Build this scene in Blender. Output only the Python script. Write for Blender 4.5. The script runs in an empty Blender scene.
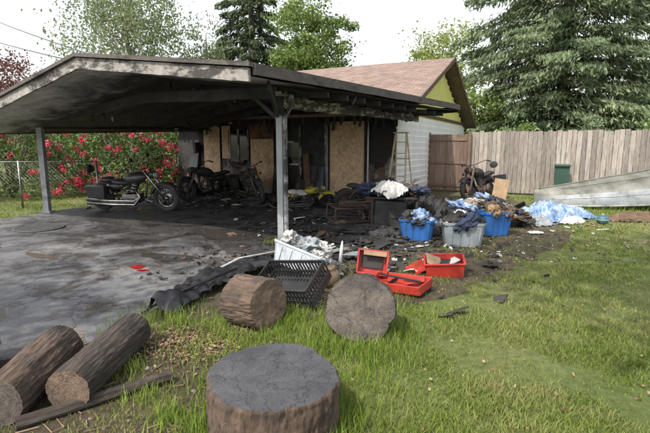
import bpy, math, random, bmesh
import numpy as np
from mathutils import Vector, Matrix, Euler, noise
random.seed(4); rng=np.random.default_rng(4)
R=math.radians
scn=bpy.context.scene
COL=scn.collection
# ------------------------------------------------------------------ materials
def newmat(name):
    m=bpy.data.materials.new(name); m.use_nodes=True
    nt=m.node_tree; nt.nodes.clear(); return m,nt
def N(nt,t,**k):
    n=nt.nodes.new(t)
    for a,b in k.items(): setattr(n,a,b)
    return n
def ramp(nt,stops,interp='LINEAR'):
    r=N(nt,'ShaderNodeValToRGB'); cr=r.color_ramp; cr.interpolation=interp
    while len(cr.elements)<len(stops): cr.elements.new(0.5)
    for e,(p,c) in zip(cr.elements,stops):
        e.position=p; e.color=(c[0],c[1],c[2],1) if not isinstance(c,(int,float)) else (c,c,c,1)
    return r
def noisetex(nt,vec,scale,detail=6,rough=.6,dist=0):
    n=N(nt,'ShaderNodeTexNoise'); n.inputs['Scale'].default_value=scale; n.inputs['Detail'].default_value=detail
    n.inputs['Roughness'].default_value=rough; n.inputs['Distortion'].default_value=dist
    nt.links.new(vec,n.inputs['Vector']); return n
def mixc(nt,f,a,b,mode='MIX'):
    m=N(nt,'ShaderNodeMix',data_type='RGBA',blend_type=mode)
    for s,v in ((0,f),(6,a),(7,b)):
        if isinstance(v,(int,float)): m.inputs[s].default_value=v
        elif isinstance(v,tuple): m.inputs[s].default_value=(*v,1)
        else: nt.links.new(v,m.inputs[s])
    return m.outputs[2]
def maprange(nt,v,a,b,c=0,d=1):
    m=N(nt,'ShaderNodeMapRange'); nt.links.new(v,m.inputs[0])
    for i,x in enumerate((a,b,c,d)): m.inputs[i+1].default_value=x
    return m.outputs[0]
def finishmat(nt,col,rough=.8,metal=0,bumpsrc=None,bump=.3,bdist=.02,spec=.5):
    p=N(nt,'ShaderNodeBsdfPrincipled'); o=N(nt,'ShaderNodeOutputMaterial')
    if isinstance(col,tuple): p.inputs['Base Color'].default_value=(*col,1)
    else: nt.links.new(col,p.inputs['Base Color'])
    if isinstance(rough,(int,float)): p.inputs['Roughness'].default_value=rough
    else: nt.links.new(rough,p.inputs['Roughness'])
    p.inputs['Metallic'].default_value=metal
    p.inputs['Specular IOR Level'].default_value=spec
    if bumpsrc is not None:
        b=N(nt,'ShaderNodeBump'); b.inputs['Strength'].default_value=bump; b.inputs['Distance'].default_value=bdist
        nt.links.new(bumpsrc,b.inputs['Height']); nt.links.new(b.outputs[0],p.inputs['Normal'])
    nt.links.new(p.outputs[0],o.inputs[0]); return p
def M(name,c1,c2=None,rough=.8,scale=4,metal=0,bump=.3,dirt=None,dirtamt=.5,stretch=None,spec=.5):
    m,nt=newmat(name); tc=N(nt,'ShaderNodeTexCoord'); vec=tc.outputs['Object']
    if stretch:
        mp=N(nt,'ShaderNodeMapping'); mp.inputs['Scale'].default_value=stretch; nt.links.new(vec,mp.inputs[0]); vec=mp.outputs[0]
    n=noisetex(nt,vec,scale,5,.65)
    c2=c2 or tuple(x*.65 for x in c1)
    r=ramp(nt,[(.32,c2),(.68,c1)]); nt.links.new(n.outputs[0],r.inputs[0]); col=r.outputs[0]
    if dirt:
        n2=noisetex(nt,tc.outputs['Object'],scale*.6,7,.75,.4)
        f=maprange(nt,n2.outputs[0],1-dirtamt-.08,1-dirtamt+.08)
        col=mixc(nt,f,col,dirt)
    n3=noisetex(nt,vec,scale*8,3,.7)
    finishmat(nt,col,rough,metal,n3.outputs[0],bump,.01,spec); return m
def leafmat(name,dark,light,alt=None,trans=.35,nscale=.6,patch=None):
    m,nt=newmat(name); g=N(nt,'ShaderNodeNewGeometry'); tc=N(nt,'ShaderNodeTexCoord')
    st=[(0,dark),(.6,light)]
    if alt: st.append((1,alt))
    r=ramp(nt,st); n=noisetex(nt,tc.outputs['Object'],nscale,2)
    a=N(nt,'ShaderNodeMath',operation='ADD'); a.use_clamp=True
    s=N(nt,'ShaderNodeMath',operation='MULTIPLY'); s.inputs[1].default_value=.55
    nt.links.new(g.outputs['Random Per Island'],s.inputs[0]); 
    nn=maprange(nt,n.outputs[0],.3,.7,0,.5)
    nt.links.new(s.outputs[0],a.inputs[0]); nt.links.new(nn,a.inputs[1]); nt.links.new(a.outputs[0],r.inputs[0])
    col=r.outputs[0]
    if patch:
        n2=noisetex(nt,tc.outputs['Object'],1.1,4,.7); col=mixc(nt,maprange(nt,n2.outputs[0],.48,.68,0,.8),col,patch)
    p=N(nt,'ShaderNodeBsdfPrincipled'); p.inputs['Roughness'].default_value=.55; p.inputs['Specular IOR Level'].default_value=.3
    t=N(nt,'ShaderNodeBsdfTranslucent'); mx=N(nt,'ShaderNodeMixShader'); mx.inputs[0].default_value=trans
    o=N(nt,'ShaderNodeOutputMaterial')
    nt.links.new(col,p.inputs['Base Color']); nt.links.new(col,t.inputs[0])
    nt.links.new(p.outputs[0],mx.inputs[1]); nt.links.new(t.outputs[0],mx.inputs[2]); nt.links.new(mx.outputs[0],o.inputs[0])
    return m
def islandmat(name,stops,rough=.85,stretch=(1,1,1),scale=6,amt=.5,bump=.3):
    m,nt=newmat(name); g=N(nt,'ShaderNodeNewGeometry'); tc=N(nt,'ShaderNodeTexCoord')
    mp=N(nt,'ShaderNodeMapping'); mp.inputs['Scale'].default_value=stretch; nt.links.new(tc.outputs['Object'],mp.inputs[0])
    n=noisetex(nt,mp.outputs[0],scale,5,.7)
    r=ramp(nt,stops); nt.links.new(g.outputs['Random Per Island'],r.inputs[0])
    d=maprange(nt,n.outputs[0],.3,.7,1-amt,1.15)
    c=N(nt,'ShaderNodeCombineColor'); [nt.links.new(d,c.inputs[i]) for i in range(3)]
    col=mixc(nt,1.0,r.outputs[0],c.outputs[0],'MULTIPLY')
    finishmat(nt,col,rough,0,n.outputs[0],bump,.01); return m

BLK=M('charred',(.04,.037,.035),(.008,.008,.008),.75,3)
BLKP=M('black_plastic',(.035,.035,.037),(.014,.014,.015),.38,3,bump=.15)
RUBBER=M('rubber',(.03,.03,.03),(.015,.015,.015),.8)
CHROME=M('sooty_chrome',(.5,.5,.5),(.22,.21,.2),.3,5,metal=1,bump=.1,dirt=(.05,.045,.04),dirtamt=.42)
STEEL=M('steel',(.35,.35,.36),(.14,.13,.12),.4,4,metal=.8)
BSTEEL=M('burnt_steel',(.16,.15,.14),(.05,.045,.04),.6,5,metal=.7,dirt=(.1,.06,.04),dirtamt=.4)
RUST=M('rusty',(.13,.08,.06),(.04,.03,.025),.85,6)
GREYP=M('grey_paint',(.32,.34,.35),(.22,.23,.24),.5,3,dirt=(.07,.07,.07),dirtamt=.36)
WHITE=M('white_plastic',(.72,.73,.73),(.5,.51,.52),.45,3,bump=.1)
WHITECL=M('white_cloth',(.5,.49,.47),(.3,.3,.3),.9,6,dirt=(.14,.13,.12),dirtamt=.38)
BLUE=M('blue_plastic',(.025,.12,.36),(.02,.07,.2),.4,3,dirt=(.04,.04,.04),dirtamt=.35)
BLUET=M('blue_tarp',(.05,.15,.38),(.36,.42,.5),.45,6,dirt=(.05,.07,.12),dirtamt=.4)
RED=M('red_paint',(.45,.04,.025),(.24,.018,.014),.45,4,dirt=(.05,.03,.02),dirtamt=.38)
GREYBIN=M('grey_bin',(.24,.27,.29),(.17,.19,.2),.45,3,dirt=(.07,.065,.06),dirtamt=.35)
YEL=M('yellow_paint',(.5,.42,.03),(.3,.24,.02),.4,4,dirt=(.03,.03,.03),dirtamt=.47)
GREENB=M('green_plastic',(.02,.065,.045),(.012,.04,.028),.55)
TAN=M('tan_cardboard',(.32,.22,.13),(.19,.13,.08),.85,5)
BROWNC=M('brown_cloth',(.15,.09,.06),(.07,.05,.03),.95,5)
NAVY=M('navy_cloth',(.03,.045,.09),(.015,.02,.04),.95,5)
TEAL=M('teal_plastic',(.05,.13,.17),(.03,.09,.11),.5)
WINGL=M('window_glass',(.015,.018,.02),(.01,.01,.01),.08,1,bump=.02)
HEAD=M('headlamp_glass',(.6,.6,.55),(.4,.4,.4),.1,2,bump=.02)
def plywood():
    m,nt=newmat('osb_plywood'); tc=N(nt,'ShaderNodeTexCoord')
    v=N(nt,'ShaderNodeTexVoronoi'); v.inputs['Scale'].default_value=26
    mp=N(nt,'ShaderNodeMapping'); mp.inputs['Scale'].default_value=(1,1,.5); nt.links.new(tc.outputs['Object'],mp.inputs[0]); nt.links.new(mp.outputs[0],v.inputs['Vector'])
    s=N(nt,'ShaderNodeSeparateColor'); nt.links.new(v.outputs['Color'],s.inputs[0])
    r=ramp(nt,[(0,(.44,.30,.19)),(.5,(.54,.38,.24)),(1,(.64,.48,.33))]); nt.links.new(s.outputs[0],r.inputs[0])
    n=noisetex(nt,tc.outputs['Object'],1.3,8,.7); f=maprange(nt,n.outputs[0],.52,.75,0,.7)
    finishmat(nt,mixc(nt,f,r.outputs[0],(.10,.06,.04)),.8); return m
PLY=plywood()
# ------------------------------------------------------------------ mesh builder
class P:
    def __init__(s): s.v=[];s.f=[];s.m=[];s.sm=[];s.mats=[]
    def mi(s,m):
        if m not in s.mats: s.mats.append(m)
        return s.mats.index(m)
    def raw(s,vs,fs,mat,smooth=False):
        o=len(s.v); s.v+= [tuple(x) for x in vs]; i=s.mi(mat)
        for f in fs: s.f.append(tuple(a+o for a in f)); s.m.append(i); s.sm.append(smooth)
        return s
    def box(s,c,size,mat,rot=(0,0,0),taper=1):
        hx,hy,hz=[x/2 for x in size]; E=Euler([R(a) for a in rot]).to_matrix(); c=Vector(c)
        vs=[]
        for z in(-1,1):
            k=1 if z>0 else taper
            for x,y in((-1,-1),(1,-1),(1,1),(-1,1)): vs.append(c+E@Vector((x*hx*k,y*hy*k,z*hz)))
        return s.raw(vs,[(3,2,1,0),(4,5,6,7),(0,1,5,4),(1,2,6,5),(2,3,7,6),(3,0,4,7)],mat)
    def shard(s,c,l,w,mat,rot,th=.01):
        k=random.randint(4,6); E=Euler([R(a) for a in rot]).to_matrix(); c=Vector(c); vs=[]
        pr=[(math.cos(6.283*i/k)*l*random.uniform(.25,.6),math.sin(6.283*i/k)*w*random.uniform(.25,.6)) for i in range(k)]
        for z in(-th/2,th/2): vs+=[c+E@Vector((x,y,z+random.uniform(-th,th)*.6)) for x,y in pr]
        fs=[tuple(range(k-1,-1,-1)),tuple(range(k,2*k))]+[(i,(i+1)%k,k+(i+1)%k,k+i) for i in range(k)]
        return s.raw(vs,fs,mat)
    def tube(s,pts,rad,mat,n=8,smooth=True,flat=1.0):
        pts=[Vector(p) for p in pts]
        if isinstance(rad,(int,float)): rad=[rad]*len(pts)
        vs=[];fs=[]
        up=Vector((0,0,1)); d0=(pts[1]-pts[0]).normalized()
        if abs(d0.z)>.9: up=Vector((1,0,0))
        x=d0.cross(up).normalized()
        for i,p in enumerate(pts):
            d=(pts[min(i+1,len(pts)-1)]-pts[max(i-1,0)]).normalized()
            x=(x-d*x.dot(d)).normalized(); y=d.cross(x)
            for k in range(n):
                a=2*math.pi*k/n; vs.append(p+(x*math.cos(a)+y*math.sin(a)*flat)*rad[i])
        for i in range(len(pts)-1):
            for k in range(n):
                a=i*n+k;b=i*n+(k+1)%n; fs.append((a,b,b+n,a+n))
        fs.append(tuple(range(n-1,-1,-1))); fs.append(tuple(range((len(pts)-1)*n,len(pts)*n)))
        return s.raw(vs,fs,mat,smooth)
    def torus(s,c,R0,r,mat,axis='Y',n=28,m=8,a0=0,a1=360,wide=1):
        c=Vector(c); vs=[];fs=[]; full=(a1-a0>=360); nn=n if full else n+1
        for i in range(nn):
            a=R(a0+(a1-a0)*i/n)
            for k in range(m):
                b=2*math.pi*k/m; rr=R0+r*math.cos(b); w=r*wide*math.sin(b)
                if axis=='Y': q=Vector((rr*math.cos(a),w,rr*math.sin(a)))
                elif axis=='Z': q=Vector((rr*math.cos(a),rr*math.sin(a),w))
                else: q=Vector((w,rr*math.cos(a),rr*math.sin(a)))
                vs.append(c+q)
        for i in range(n):
            j=(i+1)%nn
            for k in range(m): fs.append((i*m+k,i*m+(k+1)%m,j*m+(k+1)%m,j*m+k))
        return s.raw(vs,fs,mat,True)
    def blob(s,c,rad,mat,nz=0,ns=2.0,seed=0,n=20,m=12,rot=(0,0,0),ridge=False):
        c=Vector(c);E=Euler([R(a) for a in rot]).to_matrix(); vs=[];fs=[]
        for j in range(m+1):
            th=math.pi*j/m
            for i in range(n):
                ph=2*math.pi*i/n; d=Vector((math.sin(th)*math.cos(ph),math.sin(th)*math.sin(ph),math.cos(th)))
                k=1
                if nz:
                    q=d*ns+Vector((seed*3.1,seed*1.7,seed))
                    v=noise.noise(q)+.5*noise.noise(q*2.1)+.25*noise.noise(q*4.3)
                    if ridge: v=1-2.4*abs(v)
                    k=1+nz*v
                w=Vector((d.x*rad[0],d.y*rad[1],d.z*rad[2]))*k
                vs.append(c+E@w)
        for j in range(m):
            for i in range(n):
                a=j*n+i;b=j*n+(i+1)%n; fs.append((a,a+n,b+n,b))
        return s.raw(vs,fs,mat,True)
    def done(s,name,parent=None,bevel=0):
        me=bpy.data.meshes.new(name); me.from_pydata(s.v,[],s.f)
        for m in s.mats: me.materials.append(m)
        me.polygons.foreach_set('material_index',s.m); me.polygons.foreach_set('use_smooth',s.sm); me.update()
        o=bpy.data.objects.new(name,me); COL.objects.link(o)
        if parent: o.parent=parent
        if bevel:
            b=o.modifiers.new('bevel','BEVEL'); b.width=bevel; b.segments=2; b.limit_method='ANGLE'; b.angle_limit=R(40)
        return o
def root(name,loc,rot=(0,0,0),scale=1):
    e=bpy.data.objects.new(name,None); COL.objects.link(e); e.location=loc; e.rotation_euler=[R(a) for a in rot]; e.scale=(scale,)*3
    e.empty_display_size=.2; return e
def place(o,loc,rot=(0,0,0),scale=1):
    o.location=loc;o.rotation_euler=[R(a) for a in rot]; o.scale=(scale,)*3; return o
def npmesh(name,verts,faces,mat,k,parent=None):
    me=bpy.data.meshes.new(name); nv=len(verts);nf=len(faces)
    me.vertices.add(nv); me.vertices.foreach_set('co',verts.astype(np.float32).ravel())
    me.loops.add(nf*k); me.loops.foreach_set('vertex_index',faces.astype(np.int32).ravel())
    me.polygons.add(nf); me.polygons.foreach_set('loop_start',np.arange(0,nf*k,k,dtype=np.int32))
    me.materials.append(mat)
    me.update(calc_edges=True); me.validate()
    o=bpy.data.objects.new(name,me); COL.objects.link(o)
    if parent: o.parent=parent
    return o
def leafcards(name,pts,L,W,mat,parent=None,bias=None,biasamt=0):
    n=len(pts); d=rng.normal(size=(n,3))
    if bias is not None: d=d*(1-biasamt)+np.asarray(bias)*biasamt*1.6
    d/=np.linalg.norm(d,axis=1,keepdims=True)+1e-9
    q=rng.normal(size=(n,3)); s=np.cross(d,q); s/=np.linalg.norm(s,axis=1,keepdims=True)+1e-9
    l=(L*rng.uniform(.6,1.3,n))[:,None]; w=(W*rng.uniform(.6,1.3,n))[:,None]
    v=np.stack([pts-d*l/2,pts+s*w/2+d*l*.05,pts+d*l/2,pts-s*w/2+d*l*.05],1).reshape(-1,3)
    f=np.arange(n*4).reshape(-1,4)
    return npmesh(name,v,f,mat,4,parent)
BARK=M('bark',(.14,.11,.08),(.05,.04,.03),.95,6,bump=.8,stretch=(1,1,.25))
# ------------------------------------------------------------------ camera/world/sun
cam=bpy.data.cameras.new('camera'); co=bpy.data.objects.new('camera',cam); COL.objects.link(co)
co.location=(0,0,1.65); co.rotation_euler=(R(81),0,0); cam.lens=24.92; cam.sensor_width=36; cam.clip_end=1500; cam.clip_start=.05
scn.camera=co
TR=Vector((.62,.78,-math.tan(R(50))))
w=bpy.data.worlds.new('World'); scn.world=w; w.use_nodes=True; nt=w.node_tree; nt.nodes.clear()
sk=N(nt,'ShaderNodeTexSky',sky_type='NISHITA'); sk.sun_disc=False; sk.sun_elevation=R(50); sk.sun_rotation=R(218.5)
sk.air_density=1.3; sk.dust_density=3; sk.ozone_density=1
hs=N(nt,'ShaderNodeHueSaturation'); hs.inputs['Saturation'].default_value=.3; hs.inputs['Value'].default_value=2.2
bg=N(nt,'ShaderNodeBackground'); bg.inputs[1].default_value=.15; ow=N(nt,'ShaderNodeOutputWorld')
nt.links.new(sk.outputs[0],hs.inputs['Color']); nt.links.new(hs.outputs[0],bg.inputs[0]); nt.links.new(bg.outputs[0],ow.inputs[0])
sun=bpy.data.lights.new('sun','SUN'); sun.energy=5; sun.angle=R(.5); sun.color=(1,.93,.83)
so=bpy.data.objects.new('sun',sun); COL.objects.link(so); so.location=(-5,-10,20)
so.rotation_euler=TR.to_track_quat('-Z','Y').to_euler()
scn.view_settings.view_transform='Standard'; scn.view_settings.look='None'; scn.view_settings.exposure=0
# ------------------------------------------------------------------ ground
def groundmat():
    m,nt=newmat('lawn_soil'); tc=N(nt,'ShaderNodeTexCoord'); v=tc.outputs['Object']
    a=noisetex(nt,v,.6,7,.7); b=noisetex(nt,v,14,8,.75)
    r=ramp(nt,[(.35,(.10,.135,.04)),(.53,(.15,.17,.06)),(.68,(.19,.16,.10))]); nt.links.new(a.outputs[0],r.inputs[0])
    d=ramp(nt,[(.3,.5),(.7,1.1)]); nt.links.new(b.outputs[0],d.inputs[0])
    finishmat(nt,mixc(nt,1.,r.outputs[0],d.outputs[0],'MULTIPLY'),.95,0,b.outputs[0],.8,.03,.2); return m
g=P(); S=500; g.raw([(-S,-S,0),(S,-S,0),(S,S,0),(-S,S,0)],[(0,1,2,3)],groundmat()); g.done('ground')
DRIVE=[(-40,-1),(-40,8.5),(-8.6,9.3),(-7.2,10.2),(-6.7,11.6),(-5.4,15),(-5.3,16.9),(2.0,13.2),(2.7,12.2),(2.6,10.4),(2.1,8.6),(.9,7.7),(-.3,6.9),(-.75,6.7),(-1.25,5.9),(-1.6,4.6),(-1.8,3.75),(-2.5,3.2),(-3.4,2.7),(-5,2.0),(-9,.8),(-14,-1)]
DIRT1=[(-1.9,6.3),(-1.95,4.4),(-1.4,4.0),(-.9,4.2),(-.3,4.15),(.5,4.5),(1.1,4.6),(1.7,4.95),(2.3,5.6),(2.9,6.3),(3.7,6.9),(4.6,8.3),(5.0,9.6),(5.6,12.4),(6.0,15.4),(4.0,16.6),(2.2,13),(1,9)]
DIRT2=[(-5,2.1),(-3.4,3.2),(-2.4,3.5),(-1.7,3.95),(-1.1,3.9),(-.75,3.5),(-.62,3.1),(-.7,2.6),(-.75,2.0),(-1.2,1.2),(-4,.8)]
def jag(poly,amp,step=.12,seed=0):
    out=[]
    for i in range(len(poly)):
        a=Vector((*poly[i],0));b=Vector((*poly[(i+1)%len(poly)],0)); L=(b-a).length
        if L>12: n=1
        else: n=max(1,int(L/step))
        for k in range(n):
            p=a.lerp(b,k/n); q=p*2.3+Vector((seed,0,0)); dx=noise.noise(q)+.5*noise.noise(q*3.1); dy=noise.noise(q+Vector((9,9,9)))+.5*noise.noise(q*3.1+Vector((5,5,5)))
            out.append((p.x+amp*dx,p.y+amp*dy))
    return out
def sheet(name,poly,z,mat):
    p=P(); p.raw([(x,y,z) for x,y in poly],[tuple(range(len(poly)))],mat); o=p.done(name)
    bm=bmesh.new(); bm.from_mesh(o.data); bmesh.ops.triangulate(bm,faces=bm.faces[:])
    for f in bm.faces:
        f.normal_update()
        if f.normal.z<0: f.normal_flip()
    bm.to_mesh(o.data); bm.free(); return o
def drivemat():
    m,nt=newmat('old_asphalt'); tc=N(nt,'ShaderNodeTexCoord'); v=tc.outputs['Object']
    big=noisetex(nt,v,.45,5,.6,.5); mid=noisetex(nt,v,1.9,8,.72,.6); fine=noisetex(nt,v,60,5,.8)
    r=ramp(nt,[(.3,(.06,.064,.073)),(.48,(.115,.117,.125)),(.66,(.2,.197,.19))]); nt.links.new(big.outputs[0],r.inputs[0])
    f=maprange(nt,mid.outputs[0],.47,.6,0,.85)
    col=mixc(nt,f,r.outputs[0],(.05,.043,.037))
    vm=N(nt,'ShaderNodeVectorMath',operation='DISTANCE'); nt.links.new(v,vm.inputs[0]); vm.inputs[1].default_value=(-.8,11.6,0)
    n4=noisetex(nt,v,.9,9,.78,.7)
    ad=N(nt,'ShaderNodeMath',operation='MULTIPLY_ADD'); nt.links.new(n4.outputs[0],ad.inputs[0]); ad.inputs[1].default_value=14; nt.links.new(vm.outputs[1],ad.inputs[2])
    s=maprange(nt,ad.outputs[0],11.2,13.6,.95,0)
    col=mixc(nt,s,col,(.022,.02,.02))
    dk=ramp(nt,[(.3,.55),(.7,1.25)]); nt.links.new(fine.outputs[0],dk.inputs[0])
    col=mixc(nt,1.,col,dk.outputs[0],'MULTIPLY')
    vo=N(nt,'ShaderNodeTexVoronoi',feature='DISTANCE_TO_EDGE'); vo.inputs['Scale'].default_value=.45
    wv=noisetex(nt,v,1.5,5); add=N(nt,'ShaderNodeVectorMath',operation='ADD'); nt.links.new(v,add.inputs[0]); nt.links.new(wv.outputs[1],add.inputs[1]); nt.links.new(add.outputs[0],vo.inputs['Vector'])
    ck=maprange(nt,vo.outputs[0],.003,.01,.6,0)
    col=mixc(nt,ck,col,(.02,.018,.015))
    wet=maprange(nt,mid.outputs[0],.47,.6,.85,.27)
    finishmat(nt,col,wet,0,fine.outputs[0],.3,.01,.5); return m
DR=jag(DRIVE,.06); sheet('driveway',DR,.008,drivemat())
def dirtmat(name,a,b,c):
    m,nt=newmat(name); tc=N(nt,'ShaderNodeTexCoord'); v=tc.outputs['Object']
    n=noisetex(nt,v,1.4,8,.7); n2=noisetex(nt,v,35,8,.8)
    r=ramp(nt,[(.3,a),(.5,b),(.7,c)]); nt.links.new(n.outputs[0],r.inputs[0]); d=ramp(nt,[(.3,.45),(.7,1.25)]); nt.links.new(n2.outputs[0],d.inputs[0])
    finishmat(nt,mixc(nt,1.,r.outputs[0],d.outputs[0],'MULTIPLY'),.95,0,n2.outputs[0],1,.03,.2); return m
D1=jag(DIRT1,.3); D2=jag(DIRT2,.1)
sheet('dirt_path',D1,.004,dirtmat('dirt',(.06,.048,.038),(.115,.095,.065),(.12,.125,.055)))
sheet('dirt_path',D2,.005,dirtmat('dirt2',(.06,.048,.037),(.12,.095,.067),(.17,.135,.09)))
def puddle(name,c,rx,ry,mat,z,seed,rot=0):
    pl=[]
    for i in range(70):
        a=2*math.pi*i/70; k=1+.5*noise.noise(Vector((math.cos(a)*1.5+seed,math.sin(a)*1.5,seed)))+.3*noise.noise(Vector((math.cos(a)*5+seed,math.sin(a)*5,seed)))
        x=rx*k*math.cos(a);y=ry*k*math.sin(a); pl.append((c[0]+x*math.cos(rot)-y*math.sin(rot),c[1]+x*math.sin(rot)+y*math.cos(rot)))
    sheet(name,pl,z,mat)
WETM=M('wet_soot',(.05,.046,.043),(.03,.028,.026),.22,5,bump=.1)
BRN=M('rusty_water',(.09,.06,.04),(.06,.042,.03),.25,3,bump=.05)
REDP=M('red_liquid',(.45,.01,.015),(.25,.01,.01),.15,3,bump=.03)
puddle('rusty_puddle',(-5.9,7.2),.7,.2,BRN,.012,1,-.1); puddle('rusty_puddle',(-4.3,6.6),.4,.08,BRN,.012,2,-.5)
puddle('red_puddle',(-2.55,5.95),.10,.09,REDP,.016,3); puddle('red_puddle',(-2.42,5.78),.08,.035,REDP,.016,8)
puddle('wet_patch',(-2.3,6.5),.6,.16,WETM,.012,4,-.35); puddle('wet_patch',(-1.7,8.2),1.1,.35,WETM,.012,5,-.5); puddle('wet_patch',(-4.4,9.6),1.1,.25,WETM,.012,6,-.4)
mh=P(); IR=M('cast_iron',(.06,.06,.06),None,.6,8); mh.torus((0,0,.012),.42,.03,IR,'Z',36,6,wide=.5)
mh.tube([(0,0,0),(0,0,.02)],[.4,.4],IR,36,False)
for i in range(-3,4): mh.box((0,i*.1,.024),(2*math.sqrt(.36**2-(i*.1)**2),.03,.01),IR)
place(mh.done('manhole_cover'),(-5.7,8.85,.008))
# ------------------------------------------------------------------ grass
def inpoly(x,y,poly):
    ins=np.zeros(len(x),bool); n=len(poly); j=n-1
    for i in range(n):
        xi,yi=poly[i];xj,yj=poly[j]
        if yi!=yj:
            c=((yi>y)!=(yj>y))&(x<(xj-xi)*(y-yi)/(yj-yi)+xi); ins^=c
        j=i
    return ins
def cheapnoise(x,y,s):
    return (np.sin(x*s*1.3+1.7*np.sin(y*s*.9))+np.sin(y*s*1.7+1.3*np.sin(x*s*1.1+2))+np.sin((x+y)*s*2.3+np.sin(x*s*3.1)))/3
GR=leafmat('grass_blades',(.08,.12,.02),(.19,.25,.05),(.34,.34,.13),.4,.5,patch=(.30,.28,.12))
def blades(name,x,y,h,wd,mat,lean=.5):
    n=len(x); a=rng.uniform(0,6.283,n); ld=rng.uniform(0,6.283,n); le=rng.uniform(.1,lean,n)*h
    ca,sa=np.cos(a)*wd/2,np.sin(a)*wd/2; lx,ly=np.cos(ld)*le,np.sin(ld)*le
    z=np.zeros(n)
    v=np.stack([np.stack([x-ca,y-sa,z],1),np.stack([x+ca,y+sa,z],1),
        np.stack([x+ca*.7+lx*.35,y+sa*.7+ly*.35,h*.6],1),np.stack([x-ca*.7+lx*.35,y-sa*.7+ly*.35,h*.6],1),
        np.stack([x+lx,y+ly,h],1)],1).reshape(-1,3)
    b=(np.arange(n)*5)[:,None]
    f=np.concatenate([b+[0,1,2],b+[0,2,3],b+[3,2,4]],1).reshape(-1,3)
    return npmesh(name,v,f,mat,3)
n=240000
Y=1.6*np.exp(rng.uniform(0,np.log(26/1.6),n)); X=rng.uniform(-.95,.95,n)*Y*1.0
keep=~inpoly(X,Y,DR); X,Y=X[keep],Y[keep]
ind=inpoly(X,Y,D1)|inpoly(X,Y,D2)
nz=cheapnoise(X,Y,2.2)+.5*cheapnoise(X,Y,7)
pr=np.where(ind,np.clip(.2+.4*nz,0.01,.8),np.clip(.72+.8*nz,.12,1))
k=rng.random(len(X))<pr; X,Y,nz,ind=X[k],Y[k],nz[k],ind[k]
lx=(X-2.02)*.893-(Y-13)*.45; ly=(X-2.02)*.45+(Y-13)*.893
k=~((lx<0)&(lx>-8.5)&(ly>0)); X,Y,nz,ind=X[k],Y[k],nz[k],ind[k]
h=rng.uniform(.016,.045,len(X))*(1+.5*nz)*(1+.015*Y); h=np.where(ind,h*.8,h)
wd=.0035+.0014*Y
blades('grass',X,Y,h,wd,GR,1.2)
tx=[];ty=[];th=[]
def ringtuft(cx,cy,r,n,hh,spread=.1):
    a=rng.uniform(0,6.283,n); rr=r+np.abs(rng.normal(0,spread,n)); return cx+rr*np.cos(a),cy+rr*np.sin(a),rng.uniform(.35,1,n)*hh
for c in [(-.30,2.41,.38,1500,.19,.09),(.3,3.65,.22,1400,.18,.16),(.05,3.2,.2,1300,.14,.25),(-.65,3.9,.25,900,.15,.15),(.6,4.2,.2,600,.12,.3),(-.9,3.4,.1,500,.11,.2),(-1.55,3.95,.1,600,.16,.25),(-.35,4.1,.05,600,.15,.2),(-.75,2.9,.02,350,.14,.12),(.2,2.3,.1,900,.13,.35),(-1.45,3.1,.02,160,.14,.1),(-2.0,2.95,.02,120,.11,.1),(-.95,2.5,.02,200,.15,.08),(-.75,7.5,.1,200,.12,.15),(-1.2,2.75,.02,150,.12,.1),(6.9,11.6,.2,900,.2,.8),(8.5,11.3,.2,700,.2,.5)]:
    a,b,d=ringtuft(*c); tx.append(a);ty.append(b);th.append(d)
tx=np.concatenate(tx);ty=np.concatenate(ty);th=np.concatenate(th)
GT=leafmat('tall_grass_blades',(.08,.13,.02),(.19,.28,.04),(.36,.38,.14),.4,.8)
blades('tall_grass',tx,ty,th,np.full(len(tx),.006),GT,.7)
n=3600; X=rng.uniform(-3,8,n);Y=rng.uniform(2,12,n); k=~inpoly(X,Y,DR); X,Y=X[k],Y[k]
leafcards('fallen_leaves',np.stack([X,Y,rng.uniform(.015,.04,len(X))],1),.03,.02,islandmat('dead_leaf',[(0,(.1,.05,.02)),(.5,(.22,.13,.06)),(1,(.35,.28,.16))]))
# ------------------------------------------------------------------ house
TH=-26.7
K=(2.02,13.0,0)
house=root('burnt_house',K,(0,0,TH))
SIDE=M('white_siding',(.8,.8,.77),(.7,.7,.68),.6,1.5,bump=.05,dirt=(.45,.44,.43),dirtamt=.3)
YSIDE=M('yellow_siding',(.76,.72,.24),(.64,.62,.2),.65,1.5,bump=.05)
def sootwall():
    m,nt=newmat('sooty_wall'); tc=N(nt,'ShaderNodeTexCoord'); v=tc.outputs['Object']; s=N(nt,'ShaderNodeSeparateXYZ'); nt.links.new(v,s.inputs[0])
    n=noisetex(nt,v,1.3,9,.72,.5); a=N(nt,'ShaderNodeMath',operation='MULTIPLY_ADD'); nt.links.new(n.outputs[0],a.inputs[0]); a.inputs[1].default_value=3.4; nt.links.new(s.outputs[2],a.inputs[2])
    f=maprange(nt,a.outputs[0],1.9,3.0); n2=noisetex(nt,v,5,8); r=ramp(nt,[(.35,(.38,.37,.36)),(.65,(.62,.62,.6))]); nt.links.new(n2.outputs[0],r.inputs[0])
    finishmat(nt,mixc(nt,f,r.outputs[0],(.022,.02,.019)),.85,0,n2.outputs[0],.4); return m
SW=sootwall()
wl=P()
wl.box((-4.15,.12,1.28),(8.3,.2,2.56),SW)
wl.box((-.1,5.4,1.28),(.2,10.2,2.56),SIDE); wl.box((-4.2,10.5,1.28),(8,.2,2.56),SIDE); wl.box((-8.25,5.3,1.28),(.2,10.0,2.56),SIDE)
wl.done('walls',house)
sd=P()
zz=.22
while zz<2.4:
    for (x0,x1) in((-.93,-.02),(-2.15,-2.05),(-4.1,-3.7)):
        sd.box(((x0+x1)/2,-.005,zz+.09),(x1-x0,.03,.2),SW,rot=(-7,0,0))
    zz+=.19
zz=.22
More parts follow.
